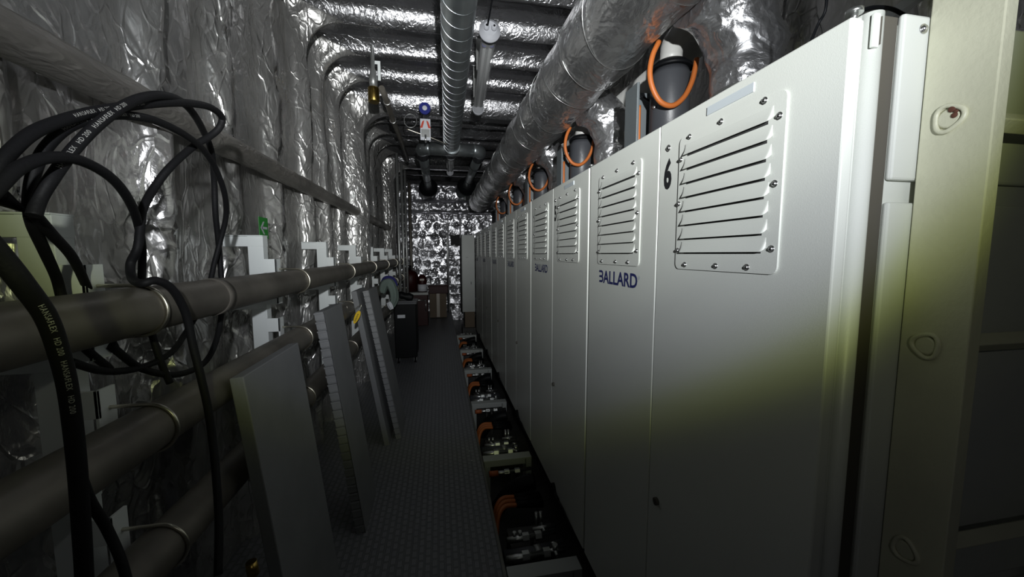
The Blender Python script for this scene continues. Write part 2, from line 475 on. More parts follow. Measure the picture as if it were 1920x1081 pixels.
def logo_poly():
    """company lettering: a B without its stem, then ALLARD"""
    T = MB()
    W, H, st = .62, 1.0, .17
    # open B: three bars tied by two bowed strokes
    def stroke(poly): T.add([(p[0], p[1], 0) for p in poly], [tuple(range(len(poly)))])
    stroke([(.0, H), (-.04+.0, H-st), (.36, H-st), (.42, H)])
    stroke([(.04, .5+st/2), (0, .5-st/2), (.36, .5-st/2), (.36, .5+st/2)])
    stroke([(.05, st), (0, 0), (.42, 0), (.36, st)])
    def bow(z0, z1, xo):
        out = [(.36, z1)]; inn = []
        for k in range(9):
            a = PI/2-PI*k/8; cz_ = (z0+z1)/2; ry = (z1-z0)/2
            out.append((.36+xo*math.cos(a), cz_+ry*math.sin(a)))
            inn.append((.36+max(0, xo-st)*math.cos(a), cz_+(ry-st)*math.sin(a)))
        n = len(inn); vs = [(p[0], p[1], 0) for p in out[1:]+inn]
        T.add(vs, [(i, i+1, n+i+1, n+i) for i in range(n-1)])
    bow(.5-st/2, H, .26); bow(0, .5+st/2, .29)
    return T

def flat_letters(name, vs, fs, mapf, mat, parent):
    mb = MB(); n = len(vs)
    a = [mapf(p[0], p[1], 0) for p in vs]; b = [mapf(p[0], p[1], 1) for p in vs]
    mb.add(a, fs); mb.add(b, fs)
    return build(name, mb, mat, parent)

ALL_V, ALL_F = text_polys('ALLARD', 1.0, .022, 1.0)
_mx = max(p[0] for p in ALL_V); _hy = max(p[1] for p in ALL_V)
B = logo_poly()
LOGO_V = [(p[0]*.95, p[1]) for p in B.v]+[(.64+p[0]/_mx*4.15, p[1]/_hy) for p in ALL_V]
LOGO_F = list(B.f)+[tuple(i+len(B.v) for i in f) for f in ALL_F]
RV, RF = text_polys('®', 1.0, .0)

def make_cabinet():
    yn, yf = CY0, CY0+CW; ym = CY0+.606
    root = thing('fuel_cell_cabinet', '', 'cabinet', (1.12, (yn+yf)/2, 0), 'row of grey fuel cell cabinets')
    g = .0022
    body = MB()
    body.box(CX0+.034, 1.486, yn+.006, yf-.004, ZB, ZT+.005)
    build('body', body, M['cabinet'], root, .006)
    build('plinth', MB().box(CX0+.07, 1.47, yn+.03, yf-.03, -.02, ZB), M['trench'], root)
    # near side: corner post, dark slotted profile, two side panels with a gap
    post = MB(); post.tube([(.8005, yn+.010, ZB), (.8005, yn+.010, ZT+.012)], .0195, 20)
    post.box(.781, .820, yn+.010, yn+.024, ZB, ZT+.012)
    po = build('corner_post', post, M['cabinet'], root)
    build('latch_plate', MB().box(.781, .795, yn-.0125, yn-.005, ZT-.055, ZT+.004), M['cabinet'], po, .002)
    build('latch_slot', MB().box(.7945, .7965, yn-.0135, yn-.006, ZT-.05, ZT-.002), M['slot'], po)
    build('slot_profile', MB().box(.822, .856, yn+.004, yn+.012, ZB, ZT+.012), M['slot'], root)
    for z in (2.097, 1.862, 1.56): build('profile_screw', MB().dome((.8215, yn+.006, z), (0, -1, 0), .0035, .003), M['screw'], root)
    for z0, z1 in ((1.842, ZT+.016), (.95, 1.800), (.1, .92)):
        sp = build('side_panel', MB().box(.857, 1.49, yn-.006, yn+.006, z0, z1), M['cabinet'], root, .005)
    b = MB(); b.cyl((.903, yn-.006, 2.121), (.903, yn-.008, 2.121), .009, 18); b.dome((.903, yn-.008, 2.121), (0, -1, 0), .0065, .005)
    build('panel_bolt', b, M['screw'], root)
    # doors
    for which, (a, c) in (('near', (yn, ym-g)), ('far', (ym+g, yf))):
        d = MB(); d.box(CX0, CX0+.026, a, c, ZB+.02, ZT)
        door = build('door', d, M['cabinet'], root, .0035)
        pa, pc = ((CY0+.119, CY0+.489) if which == 'near' else (CY0+.716, CY0+1.094))
        lp = build('louvre_panel', louvre_panel(pa, pc), M['cabinet'], door)
        build('louvre_opening', opening(pa, pc), M['cabinet_dark'], door)
        bolts(door, pa, pc)
        if which == 'near':
            npl = build('name_plate', MB().box(CX0-.003, CX0, CY0+.214, CY0+.373, 2.085, 2.107), M['plate'], door)
            build('lock_screw', MB().cyl((CX0, CY0+.554, 2.045), (CX0-.002, CY0+.554, 2.045), .011, 16).dome((CX0-.002, CY0+.554, 2.045), FRONT_N, .007, .005), M['screw'], door)
            build('door_lock', MB().cyl((CX0, CY0+.548, .824), (CX0-.010, CY0+.548, .824), .013, 18).box(CX0-.012, CX0-.010, CY0+.545, CY0+.551, .813, .835), M['slot'], door)
            pn = MB(); pn.cyl((.760, yn+.008, ZT), (.760, yn+.008, ZT+.010), .006, 14); pn.cyl((.760, yn+.008, ZT+.010), (.760, yn+.008, ZT+.017), .0135, 18)
            build('hinge_pin', pn, M['steel'], door)
        else:
            y_hi, y_lo = CY0+1.080, CY0+.728
            sc = (y_hi-y_lo)/4.79; hh = .056
            f = lambda x, y, k: (CX0-.0006-.0003*k, y_hi-x*sc, 1.568+y*hh)
            flat_letters('brand_lettering', LOGO_V, LOGO_F, f, M['navy'], door)
            P = smooth_path([at(x, y, X=CX0-.012)-Vector((0, PITCHY, 0)) for x, y in ((1036, 905), (1040, 925), (1046, 938), (1054, 952), (1061, 968), (1070, 990))], 6)
            build('drip_hose', MB().tube(P, [.012]*12+[.006]*(len(P)-12), 10), M['plastic_black'], root)
            f = lambda x, y, k: (CX0-.0006-.0003*k, y_lo-.003-x*.022, 1.601+y*.022)
            flat_letters('registered_mark', RV, RF, f, M['plate'], door)
    return root

proto = make_cabinet()
cab = [proto]+[copy_tree(proto) for _ in range(5)]
NAMES = ['nearest cabinet, numbered 6 on its door, with side panels showing',
         'second cabinet from the front, numbered 5, beyond the one numbered 6',
         'third cabinet from the front, just beyond the one numbered 5',
         'fourth cabinet from the front, in the dim middle of the row',
         'fifth cabinet from the front, last but one in the row',
         'farthest cabinet of the row, next to the tall pale locker']
for k, c in enumerate(cab):
    c.location.y = proto.location.y+0 if k == 0 else worigin(proto).y+PITCHY*k
    c['label'] = 'light grey louvred '+NAMES[k]
# door numbers, each its own sub-part
for k, c in enumerate(cab):
    door = [o for o in bpy.data.objects if o.parent == c and o.name.startswith('door')]
    door = [o for o in door if any(ch.parent == o and ch.name.startswith('name_plate') for ch in bpy.data.objects)][0]
    V, F_ = text_polys(str(6-k), 1.0, .04)
    h = max(p[1] for p in V); x0 = min(p[0] for p in V); x1 = max(p[0] for p in V)
    yy = c.location.y-CW/2+.574
    f = lambda x, y, q: (CX0-.0006-.0003*q, yy-(x-x0)/(x1-x0)*.042, 1.918+y/h*.094)
    flat_letters('door_number', V, F_, f, M['black_print'], door)

# ------------------------------------------------------------------ ducts over the cabinets
DX, DZ, DR = .88, 2.85, .205
t = thing('insulated_duct', 'big foil-wrapped round duct running above the whole cabinet row', 'duct', (DX, 4.7, DZ-DR))
def duct_noise(p, th): return .010*ridge(p.x*4, p.y*3.5, p.z*4)+.008*nz(p.x*3, p.y*1.5, p.z*3)+.006*math.sin(p.y*10.4)+.003*ridge(p.x*14, p.y*14, p.z*14)
path = [(DX, .75+i*.035, DZ) for i in range(int(7.85/.035))]
mb = MB().tube(path, DR-.004, 64, rn=duct_noise); build('foil_jacket', mb, M['foil_duct'], t)
for i in range(22):
    y = 1.1+i*.345; tl = .10*math.sin(i*2.1)
    ring = [(DX+(DR+.0095)*math.cos(a), y+tl*math.sin(a)+.05*math.cos(a), DZ+(DR+.0095)*math.sin(a)) for a in [2*PI*k/48 for k in range(48)]]
    build('binding_wire', MB().tube(ring, .0016, 6, closed=True), M['steel'], t)
RX = 1.30
for k in range(6):
    y = CY0+.87+PITCHY*k
    lab = ['foil-wrapped riser duct on the nearest cabinet, numbered 6', 'foil-wrapped riser duct on the cabinet numbered 5', 'foil-wrapped riser duct on the third cabinet from the front',
           'foil-wrapped riser duct on the fourth cabinet from the front', 'foil-wrapped riser duct on the fifth cabinet from the front', 'foil-wrapped riser duct on the farthest cabinet'][k]
    r = thing('riser_duct', lab, 'duct', (RX, y, ZT), 'foil risers from cabinets to the big duct')
    ph = k*3.7
    def rn(p, th): return .014*ridge(p.x*6, p.y*6+ph, p.z*6)+.010*nz(p.x*9, p.y*9+ph, p.z*9)+.005*ridge(p.x*18, p.y*18, p.z*18+ph)+.006*math.sin(p.z*42)
    P = [(RX, y, ZT+.004)]+[(RX, y, ZT+.02+.03*i) for i in range(12)]
    for i in range(1, 15):
        a = PI/2*i/14; P.append((RX-.26*(1-math.cos(a)), y, ZT+.35+.30*math.sin(a)))
    build('foil_jacket', MB().tube(P, .132, 48, rn=rn), M['foil_riser'], r)
    for zz in (.10, .24): 
        ring = [(RX+.145*math.cos(a), y+.145*math.sin(a), ZT+zz+.012*math.sin(a*2+ph)) for a in [2*PI*q/36 for q in range(36)]]
        build('foil_tape', MB().tube(ring, .0045, 6, closed=True), M['steel'], r)

# pale pipe behind the risers, dark fan units with orange cables between them
t = thing('vent_pipe', 'pale grey plastic pipe running behind the foil risers', 'pipe', (1.42, 4.7, 2.78))
mb = MB(); mb.tube([(1.42, .9, 2.86), (1.42, 8.2, 2.86)], .075, 24); build('pipe_run', mb, M['pvc'], t)
for i in range(6):
    y = CY0+1.30+PITCHY*i
    build('coupling', MB().tube([(1.42, y-.18, 2.86), (1.42, y-.10, 2.86)], .086, 24), M['pvc'], t)
FN = ['between the two nearest cabinets', 'between cabinet 5 and the one beyond', 'above the third and fourth cabinets', 'above the fourth and fifth cabinets', 'above the fifth and last cabinets']
for k in range(5):
    y = CY0+1.235+PITCHY*k; x = 1.18
    t = thing('fan_unit', 'dark grey round fan motor '+FN[k]+', on top', 'motor', (x, y, ZT+.01), 'dark fan units behind the cabinet tops')
    m_ = MB(); m_.tube([(x, y, 2.14), (x, y, 2.60), (x, y, 2.63)], [.096, .096, .085], 32); build('housing', m_, M['motor'], t)
    m_ = MB(); m_.tube([(x, y, 2.63), (x, y, 2.645), (x, y, 2.67)], [.104, .104, .075], 32); build('cap', m_, M['plastic_black'], t)
    m_ = MB(); m_.box(x-.16, x-.11, y+.04, y+.15, 2.14, 2.17); m_.box(x-.165, x-.150, y+.03, y+.16, 2.14, 2.58); m_.box(x-.15, x-.02, y+.145, y+.16, 2.14, 2.58); build('mounting_bracket', m_, M['grey_bracket'], t, .003)
    P = [(x, y, 2.67), (x, y, 2.70)]
    for i in range(1, 11):
        a = PI/2*i/10; P.append((x+.14*(1-math.cos(a)), y, 2.72+.13*math.sin(a)))
    P.append((1.37, y, 2.855)); build('outlet_elbow', MB().tube(P, .055, 22), M['pvc'], t)
    build('terminal_bolt', MB().dome((x-.094, y-.02, 2.44), (-1, 0, 0), .011, .012), M['steel'], t)
    c = MB()
    P = smooth_path([at(a_, b_, Y=1.71)+Vector((0, PITCHY*k, 0)) for a_, b_ in ((1236, 78), (1224, 105), (1219, 138), (1225, 168), (1240, 192), (1262, 198), (1283, 182), (1297, 155), (1304, 128), (1307, 110))])
    tag(build('orange_cable', c.tube(P, .0125, 12), M['orange'], None, origin=P[50]), 'looped orange cable hanging '+['in front of the nearest fan motor, beside cabinet 6', 'in front of the second fan motor, above cabinet 5', 'at the third fan motor', 'at the fourth fan motor', 'at the farthest fan motor'][k], 'cable', 'orange cable loops at the fan motors')
    c = MB(); P = smooth_path([(x-.128, y+.075, 2.48), (x-.130, y+.07, 2.36), (x-.125, y+.075, 2.26), (x-.12, y+.07, 2.155)])
    build('power_lead', c.tube(P, .010, 10), M['orange'], t)
    c = MB(); P = smooth_path([(x-.07, y+.06, 2.50), (x-.12, y+.10, 2.54), (x-.14, y+.13, 2.48), (x-.125, y+.10, 2.40)])
    build('black_lead', c.tube(P, .005, 8), M['plastic_black'], t)
c = MB(); P = smooth_path([at(1610, 22, Y=.72), at(1640, 15, Y=.74), at(1670, 17, Y=.78), at(1692, 27, Y=.80), at(1712, 40, Y=.82)])
tag(build('black_cable', c.tube(P, .0045, 10), M['plastic_black'], origin=P[0]), 'thin black cable arching over the top of the cabinet numbered 6', 'cable')
c = MB(); P = smooth_path([at(1552, -25, X=1.0), at(1548, 20, X=1.0), at(1535, 45, X=1.0), at(1518, 85, X=.98)])
tag(build('black_cable', c.tube(P, .0035, 8), M['plastic_black'], origin=P[-1]), 'thin black cable dropping from the ceiling behind cabinet 6 top edge', 'cable')
# cross bracing bar behind the nearest cabinet, top right
a0, a1 = at(1660, 40, Y=1.0), at(1735, -15, Y=1.0)
tag(build('brace_bar', MB().tube([a0, a0+(a1-a0)*1.6], .020, 4, smooth=False), M['grey_metal'], origin=a0), 'grey slanting brace bar above the nearest cabinet, beside the ladder', 'bar')

# ------------------------------------------------------------------ ladder in the right foreground
LX, LYA, LYB = .915, .489, .589
LYM = (LYA+LYB)/2+.008
t = thing('wall_ladder', 'cream painted steel ladder with welded square rungs, right foreground', 'ladder', (LX, LYM, -.3))
for xx in (LX, LX+.46):
    build('stile', MB().box(xx, xx+.028, LYA, LYB, -.3, 2.75), M['ladder_paint'], t, .002)
for z in (2.36, 1.945, 1.524, 1.103, .68, .26):
    q = .019
    rg = build('rung', MB().prism([(LYM-q, z), (LYM, z-q), (LYM+q, z), (LYM, z+q)], LX+.02, LX+.47, 'x'), M['ladder_paint'], t, .002)
    wv = MB(); n = 28; ring = []
    for k in range(n):
        a = 2*PI*k/n; rr = 1+.10*math.sin(3*a+z*9)
        ring.append((LX-.0015, LYM+.020*rr*math.cos(a), z+.0225*rr*math.sin(a)))
    wv.tube(ring, .0042, 8, closed=True)
    wv.tube([(LX+.001, LYM, z), (LX-.003, LYM, z)], [.021, .014], 20)
    build('weld', wv, M['ladder_paint'], rg)
    if abs(z-1.945) < .01:
        for dy, dz, s_ in ((-.005, .014, .006), (-.009, .002, .005), (-.011, .008, .0035)):
            build('rust_spot', MB().dome((LX-.0036, LYM+dy, z+dz), (-1, 0, 0), s_, .0024, 9), M['rust'], rg)

# ------------------------------------------------------------------ pipes along the left wall
PX, PR = -.78, .062
PZ = {'upper': 1.553, 'middle': 1.231, 'lower': .885}
Y_END = 8.9
for nm, z in PZ.items():
    o = build('steel_pipe', MB().tube([(PX, -1.0, z)]+[(PX, y, z) for y in np.arange(0, Y_END, .5)]+[(PX, Y_END, z)], PR, 32), M['pipe'], origin=(PX, 4, z))
    tag(o, {'upper': 'top one of three long grey steel pipes along the left wall', 'middle': 'middle one of three long steel pipes, carrying the leaning boards',
            'lower': 'lowest of three long steel pipes, running behind the leaning boards'}[nm], 'pipe', 'steel pipes along the left wall')
# weld bands and the joint on the upper pipe
tag(build('pipe_band', MB().tube([(PX, 1.46, 1.553), (PX, 1.50, 1.553)], PR+.003, 32), M['pipe'], origin=(PX, 1.48, 1.553)), 'darker steel band round the top pipe behind the hanging hose', 'band')
BR_Y = [-.02, 1.13, 2.25, 3.40, 4.53, 5.65, 6.75, 7.85, 8.7]
BPOS = ['behind the camera end of the pipes', 'behind the coiled black hoses', 'under the green arrow sign', 'second beyond the green arrow sign', 'third beyond the green arrow sign', 'beside the ragged cloth bundle', 'just past the black trolley', 'near the red drums', 'at the far end of the pipes']
for k, y in enumerate(BR_Y):
    if k == 0: continue
    t = thing('pipe_bracket', 'white painted steel pipe bracket on left wall, '+BPOS[k], 'bracket', (-1.0, y, .62), 'white pipe brackets on the left wall')
    p = MB(); x0, x1 = -1.005, -.930
    p.box(x0, x1, y-.004, y+.050, .62, 1.80)
    build('post', p, M['bracket'], t, .0015)
    for zt_ in (1.80, 1.462, 1.10):
        a = MB()
        a.box(-1.12, x1+.001, y-.006, y+.052, zt_-.058, zt_-.004); a.box(-1.12, x1+.002, y-.012, y+.055, zt_-.003, zt_+.002)
        build('wall_arm', a, M['bracket'], t, .0015)
    for nm, z in PZ.items():
        s_ = MB(); yy = y-.012
        s_.box(x1-.002, -.866, yy-.004, yy+.004, z+.048, z+.122)
        s_.box(x1-.002, -.866, yy-.004, yy+.004, z-.122, z-.048)
        s_.box(-.874, -.866, yy-.004, yy+.052, z-.122, z+.122)
        build('clamp_plate', s_, M['bracket'], t, .001)
        u = MB(); ph = [(-.90, yy+.03, z+.066), (-.86, yy+.03, z+.066), (-.80, yy+.03, z+.066)]
        P = [(-.905, yy+.03, z+.0665), (-.84, yy+.03, z+.0665)]+[(PX+.0665*math.sin(a), yy+.03, z+.0665*math.cos(a)) for a in [PI*i/16 for i in range(17)]]+[(-.84, yy+.03, z-.0665), (-.905, yy+.03, z-.0665)]
        u.tube(P, .0052, 10)
        build('u_bolt', u, M['bolt_steel'], t)
# foil-covered conduit higher on the wall
def cn(p, th): return .006*ridge(p.x*6, p.y*4, p.z*6)+.004*nz(p.x*10, p.y*8, p.z*10)
t = build('wall_conduit', MB().tube([(-1.045, -.8+i*.05, 2.245) for i in range(int(9.5/.05))], .052, 28, rn=cn), M['foil_conduit'], origin=(-1.045, 4, 2.245))
tag(t, 'long foil-covered round conduit high along the left foil wall', 'conduit')
# exit arrow sign
t = thing('exit_arrow_sign', 'small green sign with white left arrow on the left foil wall', 'sign', (-1.05, 2.62, 1.87))
q = MB(); X_ = -1.04; ya, za = at(484, 405, X=X_).y, at(484, 405, X=X_).z; yb, zb_ = at(503, 447, X=X_).y, at(503, 447, X=X_).z
q.box(X_, X_+.003, ya, yb, zb_, za); build('sign_board', q, M['green'], t, .001)
ar = MB(); c0 = (ya+yb)/2; c1 = (za+zb_)/2
for poly in ([(.026, .007), (.026, -.007), (-.042, -.007), (-.042, .007)], [(.042, 0), (.005, .038), (-.011, .038), (.021, 0)], [(.042, 0), (.021, 0), (-.011, -.038), (.005, -.038)]):
    ar.prism([(c0-a, c1+b) for a, b in poly], X_+.003, X_+.0038, 'x')
build('arrow', ar, M['white_plastic'], t)

# ------------------------------------------------------------------ boards leaning on the middle pipe
def lean_board(name, label, y0, y1, xt, zt_, xb, th, edge=False, plain_back=0., parent=None, group='boards leaning on the pipes'):
    """slab from foot (xb, 0) to top (xt, zt); faces the walkway"""
    a = Vector((xb, 0, 0)); b = Vector((xt, 0, zt_)); u = (b-a).normalized(); L = (b-a).length
    n = Vector((u.z, 0, -u.x))     # towards the walkway
    t = thing(name, label, 'board', (xb, (y0+y1)/2, 0), group)
    def corners(ya, yb, d0, d1, l0=0., l1=1., mb=None):
        mb = mb or MB()
        c = a+u*(L*(l0+l1)/2)-n*((d0+d1)/2)+Vector((0, (ya+yb)/2, 0))
        return mb.obox(c, u*(L*(l1-l0)/2), Vector((0, (yb-ya)/2, 0)), n*((d1-d0)/2))
    if edge:
        build('panel', corners(y0+.012, y1, 0, th), M['board'], t, .002)
        tr = MB(); N = 26
        corners(y0, y0+.004, 0, .004, 0, 1, tr)
        corners(y0, y0+.012, 0, .0035, 0, 1, tr)
        for i in range(N):
            l0 = (i+.12)/N; l1 = (i+.78)/N
            corners(y0+.003, y0+.013, .005, th, l0, l1, tr)
            corners(y0-.004, y0+.013, .005, th+.001, l1, l1+.007, tr)
        build('ribbed_edge', tr, M['board_edge'], t, .001)
    else:
        build('panel', corners(y0, y1, 0, th), M['board'], t, .004)
        if False: pass
    return t, a, u, n, L
XP = PX+PR
lean_board('insulation_board', 'plain thick grey board leaning on the pipe, nearest of the boards', 1.40, 1.91, -.665, 1.285, -.52, .045)
lean_board('ribbed_board', 'grey board with ribbed near edge, second of the leaning boards', 2.29, 2.68, -.655, 1.375, -.475, .055, True)
lean_board('thin_board', 'smooth grey board leaning behind the far ribbed board', 3.37, 3.75, -.700, 1.39, -.47, .045)
lean_board('ribbed_board', 'farther grey board with ribbed edge, next to the black trolley', 3.47, 3.90, -.620, 1.385, -.375, .05, True)
# yellow tag on a wire
t = thing('yellow_tag', 'yellow plastic tag hanging by wire from the middle pipe', 'tag', (-.70, 3.44, 1.09))
YT = 3.15; ctr = at(669, 594, Y=YT); t.location = (ctr.x, YT, ctr.z-.07)
yt = MB(); out = []; a2 = math.radians(24)
for k in range(24):
    a = 2*PI*k/24
    p, q_ = .019*math.cos(a)*(1+.2*math.sin(a)), .056*math.sin(a)
    out.append((ctr.x+p*math.cos(a2)+q_*math.sin(a2), ctr.z-p*math.sin(a2)+q_*math.cos(a2)))
yt.prism(out, YT-.005, YT+.005, 'y'); build('tag_body', yt, M['yellow'], t, .001)
mk = MB()
for i in range(6):
    s_ = -.030+.011*i; c0, c1 = ctr.x+s_*math.sin(a2), ctr.z+s_*math.cos(a2)
    mk.box(c0-.005, c0+.005, YT-.0062, YT-.005, c1-.0025, c1+.0025)
build('print', mk, M['black_print'], t)
top = Vector((ctr.x+.054*math.sin(a2), YT, ctr.z+.051))
build('wire', MB().tube(smooth_path([top, top+Vector((.01, .01, .05)), Vector((-.712, YT+.03, 1.24)), Vector((-.74, YT+.03, 1.289))]), .0022, 6), M['bolt_steel'], t)

# ------------------------------------------------------------------ hoses hung over the upper pipe
TXT = text_polys('HANSAFLEX   HD 200   HANSAFLEX   HD 200', 1.0, .01, 1.15)
def hose(label, pts, r=.0100, text=None, name='hydraulic_hose', ang=None, group='black hydraulic hoses coiled on the top pipe'):
    W = smooth_path([at(p[0], p[1], X=p[2]) for p in pts], 10)
    t = thing(name, label, 'hose', W[-1] if W[-1].z < W[0].z else W[0], group)
    build('rubber_hose', MB().tube(W, r, 16), M['hose'], t)
    if text:
        s0, hgt = text; vs, fs = TXT
        S = [0.]
        for i in range(1, len(W)): S.append(S[-1]+(W[i]-W[i-1]).length)
        mxh = .72; out = []
        for x, y in vs:
            s_ = s0+x*hgt; i = max(1, min(len(W)-1, int(np.searchsorted(S, s_)))); f_ = (s_-S[i-1])/max(1e-6, S[i]-S[i-1])
            p = W[i-1].lerp(W[i], min(max(f_, 0), 1.0)); T = (W[min(i+1, len(W)-1)]-W[max(i-2, 0)]).normalized()
            side = (CAM-p); side = (side-T*side.dot(T)).normalized(); up_ = side.cross(T).normalized()
            a = ((y-mxh/2)*hgt)/r+.15
            out.append(p+(side*math.cos(a)+up_*math.sin(a))*(r+.0006))
        mb = MB().add(out, fs); build('printed_lettering', mb, M['white_print'], t)
    return t
z1 = lambda L: [(x/3, y/3+130, X) for x, y, X in L]
z2 = lambda L: [(x/3, y/3+460, X) for x, y, X in L]
hose('black hydraulic hose arching to the right loop, then hanging down in front of the pipes',
     z1([(-60, 700, -.66), (0, 545, -.66), (60, 460, -.66), (200, 345, -.66), (400, 268, -.66), (600, 222, -.66), (850, 190, -.66), (1040, 186, -.67), (1180, 210, -.68), (1248, 265, -.69), (1235, 325, -.70), (1180, 375, -.72), (1090, 430, -.74), (960, 545, -.76), (870, 660, -.78), (805, 780, -.78), (790, 880, -.78), (775, 1000, -.78)])
     + z2([(735, 100, -.80), (745, 185, -.78), (800, 210, -.72), (880, 195, -.70), (970, 245, -.69), (1045, 380, -.69), (1085, 560, -.69), (1130, 740, -.68), (1170, 920, -.67), (1195, 1100, -.66), (1215, 1300, -.64), (1230, 1560, -.62), (1225, 1850, -.60)]), text=(.22, .0085))
hose('black hydraulic hose forming the widest ring of the coil',
     z1([(175, 830, -.70), (168, 720, -.70), (195, 570, -.69), (265, 430, -.68), (400, 315, -.67), (600, 258, -.66), (770, 262, -.66), (900, 295, -.67), (1040, 365, -.69), (1140, 445, -.72), (1210, 550, -.75), (1262, 690, -.78), (1272, 820, -.82), (1240, 960, -.86), (1205, 1090, -.88)])
     + z2([(1175, 230, -.885), (1120, 360, -.885), (1050, 480, -.885), (960, 600, -.87), (800, 680, -.86), (600, 705, -.84), (390, 650, -.82)]), text=(.17, .008), r=.0092)
hose('black hydraulic hose crossing the top of the coil towards the pipe',
     z1([(190, 820, -.66), (225, 720, -.66), (300, 600, -.65), (420, 440, -.65), (560, 300, -.64), (700, 200, -.64), (820, 152, -.65), (920, 145, -.66), (1010, 172, -.68), (1080, 235, -.71), (1140, 335, -.76), (1190, 460, -.80), (1205, 620, -.84), (1212, 800, -.86), (1228, 960, -.88)])
     + z2([(1240, 110, -.89), (1250, 300, -.89), (1225, 500, -.88), (1155, 650, -.87), (1000, 722, -.86), (800, 690, -.86), (620, 560, -.86)]), text=(.09, .0095))
hose('black hydraulic hose bowed from left edge to the fork above the pipe',
     z1([(-50, 700, -.63), (0, 650, -.63), (110, 550, -.63), (260, 495, -.63), (420, 500, -.64), (560, 560, -.66), (660, 640, -.68), (735, 750, -.72), (775, 860, -.78), (800, 1000, -.84)])
     + z2([(800, 100, -.865), (800, 300, -.87), (850, 480, -.87), (900, 640, -.86), (955, 770, -.85)]), r=.0095)
hose('thick black hose falling from the left edge of the photo in front of the pipes',
     [(-60, 410, -.52), (0, 478, -.52), (42, 530, -.52), (85, 590, -.53), (108, 650, -.54), (126, 720, -.55), (137, 800, -.56), (145, 880, -.57), (152, 980, -.58), (158, 1090, -.60), (165, 1300, -.62)], r=.0115, text=(.12, .0085))
hose('black hose dropping from the coil behind the top pipe, inner strand',
     [(55, 380, -.72), (62, 420, -.74), (84, 470, -.79), (106, 520, -.86), (120, 570, -.87), (150, 640, -.87), (205, 690, -.87)], r=.0095)
hose('black hose dropping from the coil behind the top pipe, outer strand',
     [(60, 395, -.70), (95, 435, -.74), (135, 480, -.80), (160, 530, -.87), (190, 600, -.88), (215, 650, -.88)], r=.0092)
hose('thin black cable sagging low near the left wall brackets',
     [(150, 890, -.62), (170, 940, -.62), (200, 990, -.62), (230, 1060, -.60), (250, 1150, -.58)], r=.008)
tag(build('dark_lever', MB().tube([at(-20, 360, X=-.70), at(0, 368, X=-.70), at(48, 395, X=-.70)], [.02, .014, .003], 10), M['plastic_black'], origin=at(0, 368, X=-.70)), 'black pointed strap end above the left bracket at the photo edge', 'strap')

# ------------------------------------------------------------------ ceiling: spiral duct with its tee, lamps, valve
t = thing('spiral_duct', 'grey spiral-seamed round duct down the middle of the ceiling', 'duct', (.15, 3.2, 3.06))
def dpt(y): return Vector((.098+.016*y, y, 3.15))
DRR = .105
build('duct_pipe', MB().tube([dpt(y) for y in np.arange(-.8, 5.31, .2)]+[dpt(5.34)], DRR, 40), M['spiral'], t)
hel = []; pitch_ = .135
n = int(6.1/pitch_*28)
for i in range(n):
    a = 2*PI*i/28; y = -.8+pitch_*i/28; c0 = dpt(y); hel.append((c0.x+(DRR+.0005)*math.cos(a), y, c0.z+(DRR+.0005)*math.sin(a)))
build('spiral_seam', MB().tube(hel, .0022, 5), M['spiral_seam'], t)
t = thing('duct_tee', 'smooth grey cross duct with two elbows at end of the spiral duct', 'duct', (.19, 5.4, 3.05))
cx, cz, cyy = .19, 3.13, 5.38
P = [(cx-.38, cyy+.13, cz)]
build('cross_pipe', MB().tube([(cx-.30, cyy, cz), (cx+.30, cyy, cz)], .085, 36), M['spiral'], t)
build('collar', MB().tube([(cx, cyy-.13, cz+.012), (cx, cyy-.03, cz+.005)], .108, 36), M['spiral'], t)
for s_ in (-1, 1):
    P = [(cx+s_*(.29+.11*math.sin(a)), cyy+.11*(1-math.cos(a)), cz) for a in [PI/2*i/8 for i in range(9)]]
    build('elbow', MB().tube(P, .087, 32), M['spiral'], t)
for s_, lab in ((-1, 'left branch duct beyond the tee, ending in a dark round hood'), (1, 'right branch duct beyond the tee, ending in a dark round hood')):
    xb = cx+s_*.40
    t = thing('branch_duct', lab, 'duct', (xb, 6.6, 3.0), 'branch ducts beyond the tee')
    yend = 8.3 if s_ < 0 else 8.0
    build('flexible_cuff', MB().tube([(xb, cyy+.11+.012*i, cz) for i in range(22)], [.086+.004*(i % 2) for i in range(22)], 30), M['motor'], t)
    build('branch_pipe', MB().tube([(xb, cyy+.36, cz), (xb, yend, cz)], .072, 30), M['spiral'], t)
    build('hood', MB().tube([(xb, yend, cz), (xb, yend+.14, cz), (xb, yend+.2, cz)], [.075, .19, .20], 36), M['plastic_black'], t)
    for yy in (6.3, 7.5): build('clamp_ring', MB().tube([(xb, yy, cz), (xb, yy+.03, cz)], .076, 30), M['plastic_black'], t)

